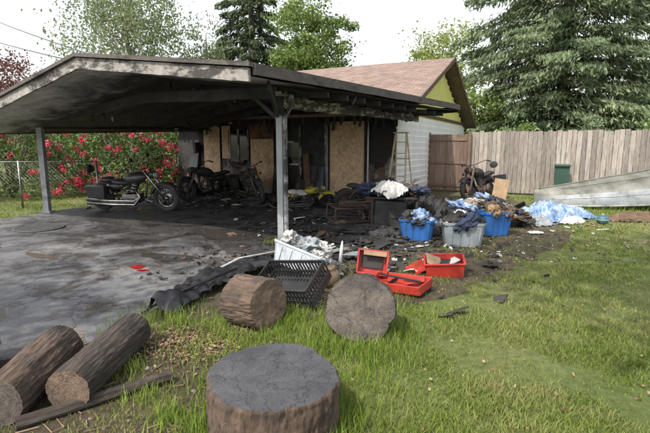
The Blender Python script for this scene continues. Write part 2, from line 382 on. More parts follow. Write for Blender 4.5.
for i in range(12):
    sd.box((.018,5.3,zz+.09),(.03,10.6,.2),SIDE,rot=(0,9,0)); zz+=.19
sd.box((.02,5.3,.1),(.05,10.62,.2),M('concrete_footing',(.3,.29,.27),None,.9,6)); sd.done('lap_siding',house)
gb=P(); z=2.72
while z<4.45:
    hw=(4.62-z-.19)/.4
    if hw>.1: gb.box((.02,5.3,z+.09),(.03,2*min(hw,5.3),.196),YSIDE,rot=(0,9,0))
    z+=.187
gb.raw([(-.005,0.2,2.56),(-.005,10.4,2.56),(-.005,5.3,4.66)],[(0,1,2)],YSIDE)
gb.box((.035,5.3,2.66),(.05,10.6,.1),M('trim_brown',(.12,.07,.05),None,.7,4))
gb.done('gable_boards',house)
def shingle():
    m,nt=newmat('shingles'); tc=N(nt,'ShaderNodeTexCoord'); b=N(nt,'ShaderNodeTexBrick'); b.inputs['Scale'].default_value=1
    b.inputs['Color1'].default_value=(.25,.175,.14,1); b.inputs['Color2'].default_value=(.16,.115,.097,1); b.inputs['Mortar'].default_value=(.07,.05,.04,1)
    b.inputs['Brick Width'].default_value=.3; b.inputs['Row Height'].default_value=.14; b.inputs['Mortar Size'].default_value=.008
    nt.links.new(tc.outputs['Object'],b.inputs['Vector']); n=noisetex(nt,tc.outputs['Object'],2.5,8,.8); r=ramp(nt,[(.3,.65),(.7,1.2)]); nt.links.new(n.outputs[0],r.inputs[0])
    finishmat(nt,mixc(nt,1.,b.outputs[0],r.outputs[0],'MULTIPLY'),.95,0,b.outputs[1],.5); return m
SH=shingle(); TRIM=M('barge_board',(.14,.09,.065),(.08,.055,.04),.7,4)
rf=P()
for sgn in(-1,1):
    y1=5.3+sgn*5.8; top=[(.5,5.3,4.88),(-9,5.3,4.88),(-9,y1,2.56),(.5,y1,2.56)]
    bot=[(x,y,z-.09) for x,y,z in top]
    f=[(0,1,2,3),(7,6,5,4),(0,3,7,4),(1,5,6,2),(2,6,7,3)]
    if sgn>0: f=[tuple(reversed(q)) for q in f]
    rf.raw(top+bot,f,SH)
    rf.raw([(.53,5.3,4.90),(.53,y1,2.58),(.53,y1,2.42),(.53,5.3,4.74),(.503,5.3,4.90),(.503,y1,2.58),(.503,y1,2.42),(.503,5.3,4.74)],[(0,1,2,3),(0,4,5,1),(4,7,6,5),(3,2,6,7),(1,5,6,2)],TRIM)
rf.done('roof',house)
fw=P()
fw.box((-1.49,-.07,1.25),(1.12,.03,2.2),PLY); fw.box((-4.55,-.07,1.3),(.9,.03,2.1),PLY); fw.box((-6.65,-.07,1.5),(.7,.03,1.7),PLY)
fw.box((-6.02,-.07,1.75),(.35,.03,1.1),PLY)
for x in(-2.08,-.9): fw.box((x,-.075,1.25),(.06,.05,2.3),BLK)
fw.box((-4.55,-.09,2.1),(.95,.03,.5),M('scorched_ply',(.22,.11,.06),(.03,.02,.018),.85,3)); fw.done('boarded_openings',house)
WF=M('window_frame',(.5,.51,.52),(.2,.2,.2),.6,4,dirt=(.03,.03,.03),dirtamt=.52)
wn=P()
wn.box((-2.9,-.0,1.2),(1.4,.06,2.2),BLK)
for x in(-3.62,-3.1,-2.2): wn.box((x,-.06,1.2),(.07,.06,2.2),WF)
wn.box((-3.36,-.055,1.75),(.45,.05,.05),WF); wn.box((-3.36,-.055,1.05),(.45,.05,.05),WF); wn.box((-2.65,-.055,.18),(.8,.05,.06),WF)
wn.box((-3.36,-.04,1.4),(.45,.01,.65),WINGL); wn.box((-2.62,-.06,.6),(.7,.04,.8),M('scorched_panel',(.12,.15,.19),(.03,.03,.03),.6,3),rot=(0,2,0))
wn.box((-5.5,-.04,1.6),(.8,.04,1.1),WINGL)
for x in(-5.9,-5.5,-5.1): wn.box((x,-.07,1.6),(.05,.04,1.16),WF)
wn.box((-5.5,-.067,1.03),(.75,.04,.06),WF)
wn.done('windows',house)
dp=P()
for i in range(46):
    x=-8.2+i*.19+random.uniform(-.1,.1); l=random.uniform(.15,.5)
    dp.box((x,-.2-random.random()*.3,2.5-l/2),(random.uniform(.03,.1),.02,l),random.choice([BLK,BLK,RUST]),rot=(random.uniform(-14,14),random.uniform(-14,14),0))
dp.tube([(-2.12,-.15,.1),(-2.12,-.15,2.4)],.03,GREYP); dp.tube([(-.8,-.12,.1),(-.8,-.12,2.4)],.025,WHITE)
dp.box((-7.6,-.18,.9),(.8,.25,1.7),BLK)
for i in range(18):
    x=random.choice([random.uniform(-8,-5),random.uniform(-4,-2.2),random.uniform(-.8,-.2)]); l=random.uniform(.5,1.4); dp.box((x,-.35,l/2),(random.uniform(.04,.25),.02,l),random.choice([BLK,BLK,RUST,BROWNC]),rot=(-random.uniform(5,16),random.uniform(-12,12),0))
dp.done('charred_boards',house)
# ------------------------------------------------------------------ carport
carport=root('burnt_carport',(0,0,0))
C=Vector((-.9,5.65,2.60)); Lf=Vector((-8.1,9.74,2.02)); PF=Vector((-3.87,7.33,3.03)); R2=Vector((3.6,12.5,2.70)); LB=Vector((-4.4,16.6,2.3)); PB=Vector((-.3,14.6,3.1))
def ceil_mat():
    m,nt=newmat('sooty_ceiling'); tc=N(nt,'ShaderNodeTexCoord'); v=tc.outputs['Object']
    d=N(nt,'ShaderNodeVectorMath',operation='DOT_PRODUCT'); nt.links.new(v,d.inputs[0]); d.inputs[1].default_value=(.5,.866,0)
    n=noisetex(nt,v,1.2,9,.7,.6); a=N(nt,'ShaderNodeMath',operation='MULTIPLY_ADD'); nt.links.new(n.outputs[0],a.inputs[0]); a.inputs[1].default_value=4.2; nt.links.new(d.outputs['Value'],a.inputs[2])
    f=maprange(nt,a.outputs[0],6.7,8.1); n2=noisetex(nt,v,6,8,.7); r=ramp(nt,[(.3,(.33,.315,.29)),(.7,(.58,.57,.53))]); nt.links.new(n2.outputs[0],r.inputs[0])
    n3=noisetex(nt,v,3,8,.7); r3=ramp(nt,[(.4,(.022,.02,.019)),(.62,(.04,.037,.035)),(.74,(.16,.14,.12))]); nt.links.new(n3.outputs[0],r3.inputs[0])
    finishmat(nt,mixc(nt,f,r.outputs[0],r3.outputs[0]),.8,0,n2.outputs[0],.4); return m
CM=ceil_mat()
ROOFT=M('tar_roof',(.08,.075,.07),(.04,.04,.04),.95,3)
def quadgrid(p,a,b,c,d,n,m,mat,dz=0,amp=0):
    vs=[];fs=[]
    for i in range(n+1):
        for j in range(m+1):
            q=(a.lerp(b,i/n)).lerp(d.lerp(c,i/n),j/m); vs.append((q.x,q.y,q.z+dz+(amp*noise.noise(q*1.3) if amp else 0)))
    for i in range(n):
        for j in range(m):
            o=i*(m+1)+j; fs.append((o,o+1,o+m+2,o+m+1))
    p.raw(vs,fs,mat)
cr=P(); quadgrid(cr,C,R2,PB,PF,14,8,ROOFT); quadgrid(cr,PF,PB,LB,Lf,14,8,ROOFT); cr.done('roof_deck',carport)
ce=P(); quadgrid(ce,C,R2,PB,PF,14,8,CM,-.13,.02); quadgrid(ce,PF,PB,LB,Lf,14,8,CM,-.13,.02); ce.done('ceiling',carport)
def beam(p,a,b,wd,ht,mat,drop=0,seg=1,jit=0):
    a=Vector(a);b=Vector(b); d=(b-a); s=Vector((-d.y,d.x,0)).normalized()*wd/2; u=Vector((0,0,1)); vs=[];fs=[]
    for i in range(seg+1):
        q=a.lerp(b,i/seg); j=jit*random.uniform(0,1)
        vs+=[q-s-u*(ht+drop-j),q+s-u*(ht+drop-j),q+s-u*drop,q-s-u*drop]
    for i in range(seg):
        o=i*4
        for k in range(4): fs.append((o+k,o+4+k,o+4+(k+1)%4,o+(k+1)%4))
    fs+=[(0,1,2,3),(seg*4+3,seg*4+2,seg*4+1,seg*4)]
    p.raw(vs,fs,mat)
def fascmat(name,base,base2,amt,sc=1.6,hard=.08):
    m,nt=newmat(name); tc=N(nt,'ShaderNodeTexCoord'); v=tc.outputs['Object']
    mp=N(nt,'ShaderNodeMapping'); mp.inputs['Scale'].default_value=(1,1,2.5); nt.links.new(v,mp.inputs[0])
    n=noisetex(nt,mp.outputs[0],sc,10,.78,.3); n2=noisetex(nt,v,7,8,.7); r=ramp(nt,[(.3,base2),(.7,base)]); nt.links.new(n2.outputs[0],r.inputs[0])
    f=maprange(nt,n.outputs[0],amt,amt+hard,0,.95); finishmat(nt,mixc(nt,f,r.outputs[0],(.025,.022,.02)),.8,0,n.outputs[0],.4); return m
FA=fascmat('scorched_fascia',(.33,.31,.28),(.17,.155,.14),.475); FB=fascmat('edge_flashing',(.11,.09,.08),(.05,.045,.04),.53); PEEL=fascmat('peeling_beam',(.5,.46,.36),(.22,.2,.16),.45,3.2,.03)
fa=P(); beam(fa,C+Vector((-.01,-.02,.0)),PF,.04,.17,FA,.03,24,.012); beam(fa,PF,Lf,.04,.17,FA,.03,24,.012)
beam(fa,C+Vector((.02,-.05,.035)),PF+Vector((0,-.03,.035)),.09,.055,FB); beam(fa,PF+Vector((0,-.03,.035)),Lf+Vector((0,-.03,.035)),.09,.055,FB)
beam(fa,C+Vector((.04,0,.03)),R2+Vector((.04,0,.03)),.05,.14,FB,0,20,.01); beam(fa,R2,LB,.04,.15,BLK,.02); beam(fa,Lf,LB,.04,.14,FB,.02)
fa.done('fascia',carport)
P1=Vector((-.75,7.52,0)); P2=Vector((-6.83,10.97,0))
def zroof(q):
    s=-(q.x-C.x)*.87+(q.y-C.y)*.493; 
    return 2.60+.126*s if s<3.41 else 3.03-.20*(s-3.41)
jo=P()
bd=Vector((.5,.866,0)); ad_=Vector((-.87,.493,0))
m0=P1.lerp(P2,.45)
beam(jo,(P1.x,P1.y,2.58),(m0.x,m0.y,2.66),.09,.2,BLK,0,12,.03); beam(jo,(m0.x,m0.y,2.66),(P2.x,P2.y,2.28),.09,.2,BLK,0,12,.03)
for t in (1.2,2.4,3.6,4.8,6.0):
    a=P1+Vector((.55,.835,0))*t; b=a+ad_*7.6; m_=a.lerp(b,.4)
    beam(jo,(a.x,a.y,2.56),(m_.x,m_.y,2.92),.06,.16,BLK); beam(jo,(m_.x,m_.y,2.92),(b.x,b.y,2.25),.06,.16,BLK)
e=P1+Vector((.55,.835,0))*5.9
beam(jo,(P1.x,P1.y,2.56),(e.x,e.y,2.60),.1,.33,PEEL,0,40,.03)
e2=P2+bd*5.6; beam(jo,(P2.x,P2.y,2.24),(e2.x,e2.y,2.36),.1,.2,BLK)
for t in np.arange(.2,6,.6):
    a=P1+Vector((.55,.835,0))*float(t); b=a+Vector((.87,-.49,0))*.8
    beam(jo,(a.x,a.y,2.52),(b.x,b.y,2.48),.05,.09,BLK)
for i in range(120):
    t=random.uniform(.0,6.2); s=random.uniform(-.8,6.5); q=P1+Vector((.55,.835,0))*t+ad_*s
    l=random.uniform(.06,.3); jo.shard((q.x,q.y,zroof(q)-.13-l/2),l,random.uniform(.03,.2),random.choice([BLK,PEEL,BLK,BLK]),(random.uniform(60,120),random.uniform(-30,30),random.uniform(0,180)),.01)
jo.done('beams',carport)
po=P()
po.box((P1.x,P1.y,1.26),(.10,.10,2.5),GREYP); po.box((P1.x,P1.y,.03),(.2,.2,.05),GREYP); po.box((P1.x,P1.y,2.28),(.16,.16,.3),BLK)
po.tube([(P1.x+.10,P1.y-.06,.05),(P1.x+.10,P1.y-.06,2.1),(P1.x+.2,P1.y-.12,2.26),(P1.x+.22,P1.y-.2,2.44)],.038,WF,10)
po.box((P2.x,P2.y,1.1),(.13,.13,2.14),GREYP); po.box((P2.x,P2.y,.03),(.24,.24,.05),GREYP)
beam(po,(P1.x-.02,P1.y-.06,2.22),(C.x+.15,C.y+.5,2.5),.04,.13,BLK); beam(po,(P1.x,P1.y,2.1),(P1.x-.5,P1.y+.28,2.54),.04,.09,BLK)
e3=P1+Vector((.55,.835,0))*.5; beam(po,(P1.x,P1.y,2.1),(e3.x,e3.y,2.46),.04,.08,BLK)
po.done('posts',carport,.006)
# ------------------------------------------------------------------ fence & gate
fr=root('wooden_fence',K,(0,0,TH)); FW=islandmat('weathered_boards',[(0,(.19,.165,.145)),(.5,(.28,.245,.215)),(1,(.37,.33,.29))],.9,(4,4,.5),5,.55)
f=P(); x=1.45
while x<24:
    wd=.14; h=2.1+random.uniform(-.03,.03); f.box((x+wd/2,3.9+random.uniform(-.004,.004),h/2+.03),(wd-.012,.02,h-.05),FW,rot=(0,random.uniform(-.5,.5),0)); x+=wd
for z_ in(.4,1.1,1.85): f.box((12.6,3.95,z_),(22.4,.04,.09),FW)
for i in range(10): f.box((1.5+i*2.4,4.02,1.05),(.09,.09,2.1),FW)
f.done('fence_boards',fr)
gt=root('wooden_gate',K,(0,0,TH)); GW=islandmat('brown_boards',[(0,(.13,.085,.065)),(1,(.22,.15,.115))],.85,(4,4,.5),5,.5)
f=P()
for i in range(10): f.box((.12+i*.132,3.75,1.05),(.124,.025,1.95),GW)
for z_ in(.25,1.05,1.85): f.box((.7,3.72,z_),(1.3,.03,.09),GW)
f.box((.04,3.75,1.05),(.07,.09,2.1),GW); f.box((1.43,3.75,1.05),(.09,.09,2.15),GW); f.done('gate_boards',gt)
# ------------------------------------------------------------------ trees
def deciduous(name,loc,H,cr_,cz,crv,mat,nclump,nleaf,ls,seed,bark=BARK,droop=0):
    rr=random.Random(seed); e=root(name,loc); p=P()
    p.tube([(0,0,-.1),(.05,.03,H*.3),(-.05,.06,H*.6),(.05,0,H*.8)],[H*.022+.05,H*.016+.03,H*.008+.02,.02],bark,10)
    cl=[]
    for i in range(nclump):
        a=rr.uniform(0,6.283); u=rr.uniform(-1,1); r_=rr.random()**.4
        lump=1+.28*math.sin(a*3+seed)+.15*math.sin(a*5+u*4)
        q=Vector((cr_*r_*lump*math.cos(a)*math.sqrt(1-u*u*.9),cr_*r_*lump*math.sin(a)*math.sqrt(1-u*u*.9),cz+crv*u*r_)); cl.append(q)
        if i%3==0:
            s=Vector((0,0,min(max(H*.25,q.z-cr_*.6),H*.75))); m_=s.lerp(q,.5)+Vector((0,0,.2)); p.tube([s,m_,q],[.02+H*.004,.025,.008],bark,5)
    p.done('trunk_and_limbs',e)
    C_=np.array([tuple(c) for c in cl]); k=rng.integers(0,nclump,nleaf); sz=rng.uniform(.5,1.3,nclump)*cr_*.16
    o=rng.normal(size=(nleaf,3)); o*=sz[k][:,None]; o[:,2]*=.6+droop
    if droop: o[:,2]-=droop*rng.random(nleaf)*.8
    leafcards('leaves',C_[k]+o,ls,ls*.6,mat,e,(0,0,-1) if droop else None,.45 if droop else 0); return e
def conifer(name,loc,H,rad,mat,seed,nb,per,z0=1.2,ls=.3,full=.0):
    rr=random.Random(seed); e=root(name,loc); p=P(); p.tube([(0,0,-.1),(0,0,H*.5),(0,0,H)],[H*.016+.08,H*.01+.05,.03],BARK,8)
    pts=[];dirs=[]
    for i in range(nb):
        u=(i+rr.random())/nb; z=z0+(H-z0)*u**1.15; L=rad*(1-((z-z0)/(H-z0)))**(.75-full)*rr.uniform(.65,1.12); a=i*2.399+rr.uniform(-.4,.4)
        d=np.array([math.cos(a),math.sin(a)])
        zc=lambda t:z+ L*(.12*t-.38*t*t+.12*t**3)
        if L>1: p.tube([(0,0,z),(d[0]*L*.5,d[1]*L*.5,zc(.5)),(d[0]*L*.95,d[1]*L*.95,zc(.95))],[.06,.035,.01],BARK,4)
        n=int(per*max(L/rad,.12)); t=rng.uniform(.12,1,n)**.75; side=rng.normal(0,.16,n)*L*(1.1-t)*1.2+rng.normal(0,.08,n)
        x_=d[0]*L*t-d[1]*side; y_=d[1]*L*t+d[0]*side; hang=np.abs(rng.normal(0,.22,n))
        zz_=z+L*(.12*t-.38*t*t+.12*t**3)-hang*(.6+.5*t)
        pts.append(np.stack([x_,y_,zz_],1)); 
        dirs.append(np.stack([d[0]*.5+rng.normal(0,.35,n),d[1]*.5+rng.normal(0,.35,n),-.6+rng.normal(0,.3,n)],1))
    p.done('trunk_and_boughs',e); pts=np.concatenate(pts);dirs=np.concatenate(dirs)
    leafcards('needles',pts,ls,ls*.28,mat,e,dirs,.8); return e
SPR=leafmat('spruce_needles',(.05,.075,.04),(.15,.20,.105),(.27,.32,.17),.28,.5)
conifer('spruce_tree',(12.6,24.5,0),21,6.6,SPR,2,225,820,1.6,.32,.25)
conifer('spruce_tree',(22,27,0),19,6,SPR,3,130,450,1.5,.46,.2)
PIN=leafmat('fir_needles',(.03,.045,.028),(.07,.10,.05),(.13,.17,.08),.2,.5)
conifer('fir_tree',(-5.6,36,0),19,4.2,PIN,5,130,380,3,.42,.1)
G1=leafmat('maple_leaves',(.06,.10,.025),(.16,.23,.06),(.26,.32,.11),.4,.5)
G2=leafmat('birch_leaves',(.11,.15,.07),(.21,.26,.13),(.32,.36,.2),.45,.5)
deciduous('maple_tree',(-1.2,32,0),12.3,2.9,7.2,4.0,G1,150,24000,.22,7)
deciduous('birch_tree',(-13,31,0),15,4.0,8.8,4.6,G2,130,16000,.2,8,M('birch_bark',(.45,.43,.4),(.12,.1,.09),.9,5),.6)
deciduous('birch_tree',(-8.6,34,0),12,2.0,7.6,3.6,G2,34,3500,.2,18,BARK,.6)
G3=leafmat('spring_leaves',(.15,.19,.05),(.27,.32,.1),(.36,.4,.16),.45,.5)
deciduous('alder_tree',(10.5,42,0),13,3.8,8.3,3.8,G3,90,9000,.28,9)
deciduous('alder_tree',(2.5,50,0),8.5,4,6.8,2.2,G1,60,8000,.32,19)
PUR=leafmat('plum_leaves',(.07,.03,.03),(.16,.07,.06),(.24,.12,.09),.3,.5)
deciduous('plum_tree',(-17.5,24,0),6.5,3,4.6,1.6,PUR,60,12000,.16,10)
deciduous('shrub_tree',(9.2,26,0),5,2.5,3,1.6,G1,40,7000,.2,31)
# garden trees behind the photographer, throwing dappled shade on the drive and lawn
deciduous('maple_tree',(-8.2,-1.0,0),8.5,2.3,6.8,1.4,G1,34,3300,.2,12)
deciduous('maple_tree',(-1.0,-2.2,0),13,3.4,11.2,2.2,G1,60,4200,.24,13)
n=30000; a=rng.uniform(R(-75),R(75),n); d=rng.uniform(58,78,n); hh=5+3*cheapnoise(a*20,a*9,1.0)+1.5*cheapnoise(a*70,a*33,1)
z=rng.random(n)**.8*hh; leafcards('distant_trees',np.stack([d*np.sin(a),d*np.cos(a),z],1),1.2,.8,G1)
RH=leafmat('rhododendron_leaves',(.03,.06,.02),(.09,.14,.04),(.18,.23,.08),.25,1.2)
FL=leafmat('red_blossom',(.36,.012,.05),(.6,.04,.10),(.72,.14,.2),.3,2)
def rhodo(loc,rx,ry,h,seed,nl,nf):
    e=root('rhododendron_bush',loc); rr=random.Random(seed); p=P()
    for i in range(14):
        a=rr.uniform(0,6.28); r_=rr.uniform(.3,.8); p.tube([(0,0,0),(rx*r_*.4*math.cos(a),ry*r_*.4*math.sin(a),h*.4),(rx*r_*math.cos(a),ry*r_*math.sin(a),h*.85)],[.04,.025,.01],BARK,5)
    p.done('stems',e)
    def surf(n,lo,hi,thin=False):
        a=rng.uniform(0,6.283,n);u=rng.uniform(0,1,n)
        if thin: # blooms gather in drifts
            k=(cheapnoise(a*2.2,u*4,1.5)+rng.normal(0,.25,n))>0; a,u=a[k],u[k]; n=len(a)
        k=1+.18*cheapnoise(a*3,u*5,1.3)+.1*cheapnoise(a*9,u*13,1.1); q=rng.uniform(lo,hi,n)*k
        s=np.sqrt(1-(u*.98)**2); return np.stack([rx*q*np.cos(a)*s**.6,ry*q*np.sin(a)*s**.6,.15+h*u*k],1)
    leafcards('leaves',surf(nl,.6,1.0),.13,.05,RH,e)
    c=surf(nf,.93,1.05,True); k=rng.integers(0,len(c),len(c)*28); sp=rng.uniform(.03,.075,len(c))
    leafcards('blossoms',c[k]+rng.normal(0,1,(len(k),3))*sp[k][:,None],.065,.055,FL,e)
rhodo((-9.9,14.2,0),1.9,1.3,2.4,1,8000,200); rhodo((-7.0,15.8,0),1.7,1.2,2.3,2,8000,210); rhodo((-12.5,13.8,0),1.6,1.2,2.5,3,5000,130); rhodo((-6.0,18.2,0),1.7,1.2,2.2,4,6000,60)
rhodo((-10,18.5,0),3,1.2,2.6,5,7000,30)
cf=P(); 
for i in range(5): cf.tube([(i*2,0,0),(i*2,0,1.25)],.025,STEEL,8)
cf.tube([(0,0,1.22),(8,0,1.22)],.018,STEEL,6)
for i in range(-12,80):
    for s in(1,-1):
        x0=i*.1; a=(x0,0,.05); b=(x0+s*1.15,0,1.2)
        if 0<=min(a[0],b[0]) and max(a[0],b[0])<=8: cf.tube([a,b],.0022,STEEL,3)
place(cf.done('chain_link_fence'),(-14,11.6,0),(0,0,2))
def smallplant(loc,r,n,mat,ls):
    e=root('climbing_plant',loc); p=P()
    for i in range(5): p.tube([(0,0,-1.9),(random.uniform(-.1,.1),0,-.8),(random.uniform(-r,r)*.6,0,0)],.01,BARK,4)
    p.done('stems',e); o=rng.normal(0,.5,(n,3))*np.array([r,r*.5,r*.9]); leafcards('leaves',o,ls,ls*.6,mat,e)
smallplant((6.9,15.7,2.15),.28,500,G1,.09); smallplant((8.75,14.9,2.05),.4,700,SPR,.1); smallplant((10.2,14.1,2.0),.5,800,G1,.1)
up=P(); WP=M('pole_wood',(.2,.15,.11),None,.9,4,stretch=(1,1,.2)); up.tube([(0,0,0),(0,0,11)],[.14,.1],WP,10); up.box((0,0,10.3),(1.8,.1,.12),WP,rot=(0,0,40))
for s in(-.7,0,.7): up.tube([(s*.77,s*.64,10.36),(s*.77,s*.64,10.52)],[.04,.03],WHITE,8)
place(up.done('utility_pole'),(-22,27,0))
wi=P()
for (a,b) in (((-22,27,10.5),(-4.0,8.8,3.2)),((-22.4,26.6,9.1),(-4.2,8.9,3.1))):
    a=Vector(a);b=Vector(b); wi.tube([a.lerp(b,t/14)-Vector((0,0,.3*math.sin(math.pi*t/14))) for t in range(15)],.013,BLKP,5)
wi.done('power_line')
# ------------------------------------------------------------------ logs
def endgrain(name,c1,c2,char,ca):
    m,nt=newmat(name); tc=N(nt,'ShaderNodeTexCoord'); v=tc.outputs['Object']
    wv=N(nt,'ShaderNodeTexWave',wave_type='RINGS',rings_direction='Z'); wv.inputs['Scale'].default_value=20; wv.inputs['Distortion'].default_value=3; wv.inputs['Detail'].default_value=3; wv.inputs['Detail Scale'].default_value=1.2; nt.links.new(v,wv.inputs[0])
    r=ramp(nt,[(0,c2),(1,c1)]); nt.links.new(wv.outputs[1],r.inputs[0]); n=noisetex(nt,v,4,9,.75,.4); f=maprange(nt,n.outputs[0],ca-.15,ca+.12)
    s=N(nt,'ShaderNodeSeparateXYZ'); nt.links.new(v,s.inputs[0]); vo=N(nt,'ShaderNodeTexVoronoi',feature='DISTANCE_TO_EDGE'); vo.inputs['Scale'].default_value=4
    wn_=noisetex(nt,v,6,4); ad=N(nt,'ShaderNodeVectorMath',operation='MULTIPLY_ADD'); nt.links.new(wn_.outputs[1],ad.inputs[0]); ad.inputs[1].default_value=(.35,.35,.35); nt.links.new(v,ad.inputs[2]); nt.links.new(ad.outputs[0],vo.inputs['Vector'])
    crk=maprange(nt,vo.outputs[0],.004,.018,.7,0)
    fn=noisetex(nt,v,70,4,.8); fd=maprange(nt,fn.outputs[0],.3,.7,.6,1.3); fc=N(nt,'ShaderNodeCombineColor'); [nt.links.new(fd,fc.inputs[i]) for i in range(3)]
    col=mixc(nt,f,r.outputs[0],char); col=mixc(nt,crk,col,tuple(x*.5 for x in char)); col=mixc(nt,1.,col,fc.outputs[0],'MULTIPLY')
    b=N(nt,'ShaderNodeMath',operation='MULTIPLY_ADD'); nt.links.new(crk,b.inputs[0]); b.inputs[1].default_value=-1; nt.links.new(fn.outputs[0],b.inputs[2])
    finishmat(nt,col,.75,0,b.outputs[0],.6,.012); return m
EG1=endgrain('charred_endgrain',(.088,.09,.10),(.066,.067,.074),(.038,.038,.041),.5)
EG2=endgrain('old_endgrain',(.17,.14,.115),(.12,.10,.084),(.05,.043,.038),.48)
EG3=endgrain('cut_endgrain',(.25,.165,.11),(.17,.11,.075),(.08,.058,.045),.5)
def barkmat(name,a,b,c):
    m,nt=newmat(name); tc=N(nt,'ShaderNodeTexCoord'); mp=N(nt,'ShaderNodeMapping'); mp.inputs['Scale'].default_value=(1,1,.22); nt.links.new(tc.outputs['Object'],mp.inputs[0])
    vo=N(nt,'ShaderNodeTexVoronoi'); vo.inputs['Scale'].default_value=30; nt.links.new(mp.outputs[0],vo.inputs['Vector']); n=noisetex(nt,mp.outputs[0],18,9,.75,.5); n2=noisetex(nt,tc.outputs['Object'],4,6,.7)
    r=ramp(nt,[(.3,a),(.7,b)]); nt.links.new(n.outputs[0],r.inputs[0]); ad=N(nt,'ShaderNodeMath',operation='ADD'); nt.links.new(vo.outputs[0],ad.inputs[0]); nt.links.new(n.outputs[0],ad.inputs[1])
    f=maprange(nt,n2.outputs[0],.5,.62,0,.85)
    finishmat(nt,mixc(nt,f,r.outputs[0],c),.95,0,ad.outputs[0],1,.03); return m
BK1=barkmat('dark_bark',(.022,.018,.016),(.11,.085,.066),(.035,.03,.027)); BK2=barkmat('red_bark',(.045,.032,.025),(.18,.12,.085),(.055,.043,.037))
def log(name,c,axis,r,L,bark,eg,seed,amp=.07):
    vs=[];fs=[];n=150;m=36
    for j in range(m+1):
        z=-L/2+L*j/m
        for i in range(n):
            a=2*math.pi*i/n; ca,sa=math.cos(a),math.sin(a)
            k=1+amp*(noise.noise(Vector((ca*1.5+seed*5,sa*1.5,z*1.2)))+.35*noise.noise(Vector((ca*5,sa*5,z*3+seed))))
            rd=abs(noise.noise(Vector((ca*11+seed,sa*11,z*7)))); k+=.035-.12*max(0,.28-rd)+.025*noise.noise(Vector((ca*26,sa*26,z*22+seed)))
            if j in(0,m): k*=.975
            vs.append((r*k*ca,r*k*sa,z))
    for j in range(m):
        for i in range(n):
            a=j*n+i;b=j*n+(i+1)%n; fs.append((a,b,b+n,a+n))
    p=P(); p.raw(vs,fs,bark,True)
    for j,s in((0,-1),(m,1)):
        ring=vs[j*n:(j+1)*n]; vv=[];ff=[]; K_=14; z0=ring[0][2]
        for kk in range(K_,0,-1):
            for (x,y,z) in ring:
                t=kk/K_; fac=min(1,(1-t)*6)
                vv.append((x*t,y*t,z0+s*fac*(.006*noise.noise(Vector((x*t*9,y*t*9,seed)))+.003*noise.noise(Vector((x*t*26,y*t*26,seed))))))
        vv.append((0,0,z0+s*.006*noise.noise(Vector((0,0,seed)))))
        for kk in range(K_-1):
            for i in range(n):
                a=kk*n+i;b=kk*n+(i+1)%n; ff.append((a,b,b+n,a+n) if s>0 else (b,a,a+n,b+n))
        for i in range(n):
            a=(K_-1)*n+i;b=(K_-1)*n+(i+1)%n; ff.append((a,b,len(vv)-1) if s>0 else (b,a,len(vv)-1))
        p.raw(vv,ff,eg,True)
    o=p.done(name); o.location=c; o.rotation_euler=Vector(axis).to_track_quat('Z','Y').to_euler(); return o
log('tree_stump',(-.30,2.42,.16),(0.03,-.03,1),.365,.40,BK2,EG1,1,.09)
log('log_round',(.31,3.72,.27),(-.12,-.9,.22),.28,.3,BK1,EG2,2,.08)
log('log_round',(-.66,3.98,.225),(.8,-.62,.06),.225,.40,BK2,EG3,3,.10)
log('firewood_log',(-1.98,2.86,.14),(.12,-1,.0),.145,.85,BK2,EG2,4,.14)
log('firewood_log',(-1.60,3.08,.135),(-.02,-1,.0),.135,.95,BK1,EG3,5,.14)
log('firewood_log',(-1.45,2.68,.045),(-.75,-.55,-.02),.035,.9,BK1,EG3,6,.2)
log('firewood_log',(-2.5,2.95,.13),(.5,-1,.0),.13,.8,BK1,EG3,7,.12)
p=P(); CH=islandmat('wood_chip',[(0,(.13,.08,.05)),(.5,(.25,.16,.09)),(1,(.36,.26,.16))])
for i in range(950):
    x=random.gauss(-1.08,.26);y=random.gauss(3.6,.22); l=random.uniform(.006,.032)
    p.shard((x,y,.012+random.random()*.02),l*1.6,l*.7,CH,(random.uniform(-30,30),random.uniform(-30,30),random.uniform(0,180)),.005)
for i in range(160):
    x=random.uniform(-2.3,-.7);y=random.uniform(2.2,3.9); l=random.uniform(.04,.16)
    p.box((x,y,.015),(l,.005,.005),CH,rot=(0,random.uniform(-8,8),random.uniform(0,180)))
p.done('wood_chips')
p=P(); ST=M('stone',(.2,.185,.17),(.11,.10,.09),.9,9)
for i in range(45):
    x=random.uniform(-2.4,-.7);y=random.uniform(2.2,4.1)
    if inpoly(np.array([x]),np.array([y]),DR)[0]: continue
    s=random.uniform(.006,.024); p.blob((x,y,s*.4),(s,s*.8,s*.6),ST,.3,2,i,8,6)
p.done('stones')
# ------------------------------------------------------------------ fire debris scatter
p=P()
def scatter(n,fx,mats,smin,smax):
    for i in range(n):
        x,y=fx(); l=random.uniform(smin,smax)*(.5+random.random()**2); m_=random.choice(mats)
        if random.random()<.3: p.box((x,y,.02+random.random()*.02),(l,l*random.uniform(.08,.3),random.uniform(.005,.03)),m_,rot=(random.uniform(-20,20),random.uniform(-20,20),random.uniform(0,180)))
        else: p.shard((x,y,.016+random.random()*.02),l,l*random.uniform(.4,1),m_,(random.uniform(-25,25),random.uniform(-25,25),random.uniform(0,180)),.012)
def loc2w(lx,ly): return (2.02+.893*lx+.45*ly,13-.45*lx+.893*ly)
scatter(1100,lambda:loc2w(random.uniform(-8,1.5),-abs(random.gauss(0,1.8))-.1),[BLK]*9+[RUST,STEEL,WHITECL,TAN],.04,.34)
scatter(1500,lambda:(random.gauss(.9,1.0),random.gauss(8.3,1.3)),[BLK]*10+[RUST,GREYBIN,BROWNC,WHITECL],.02,.24)
scatter(420,lambda:(random.gauss(-.7,.7),random.gauss(6.3,.6)),[BLK]*6+[RUST],.02,.16)
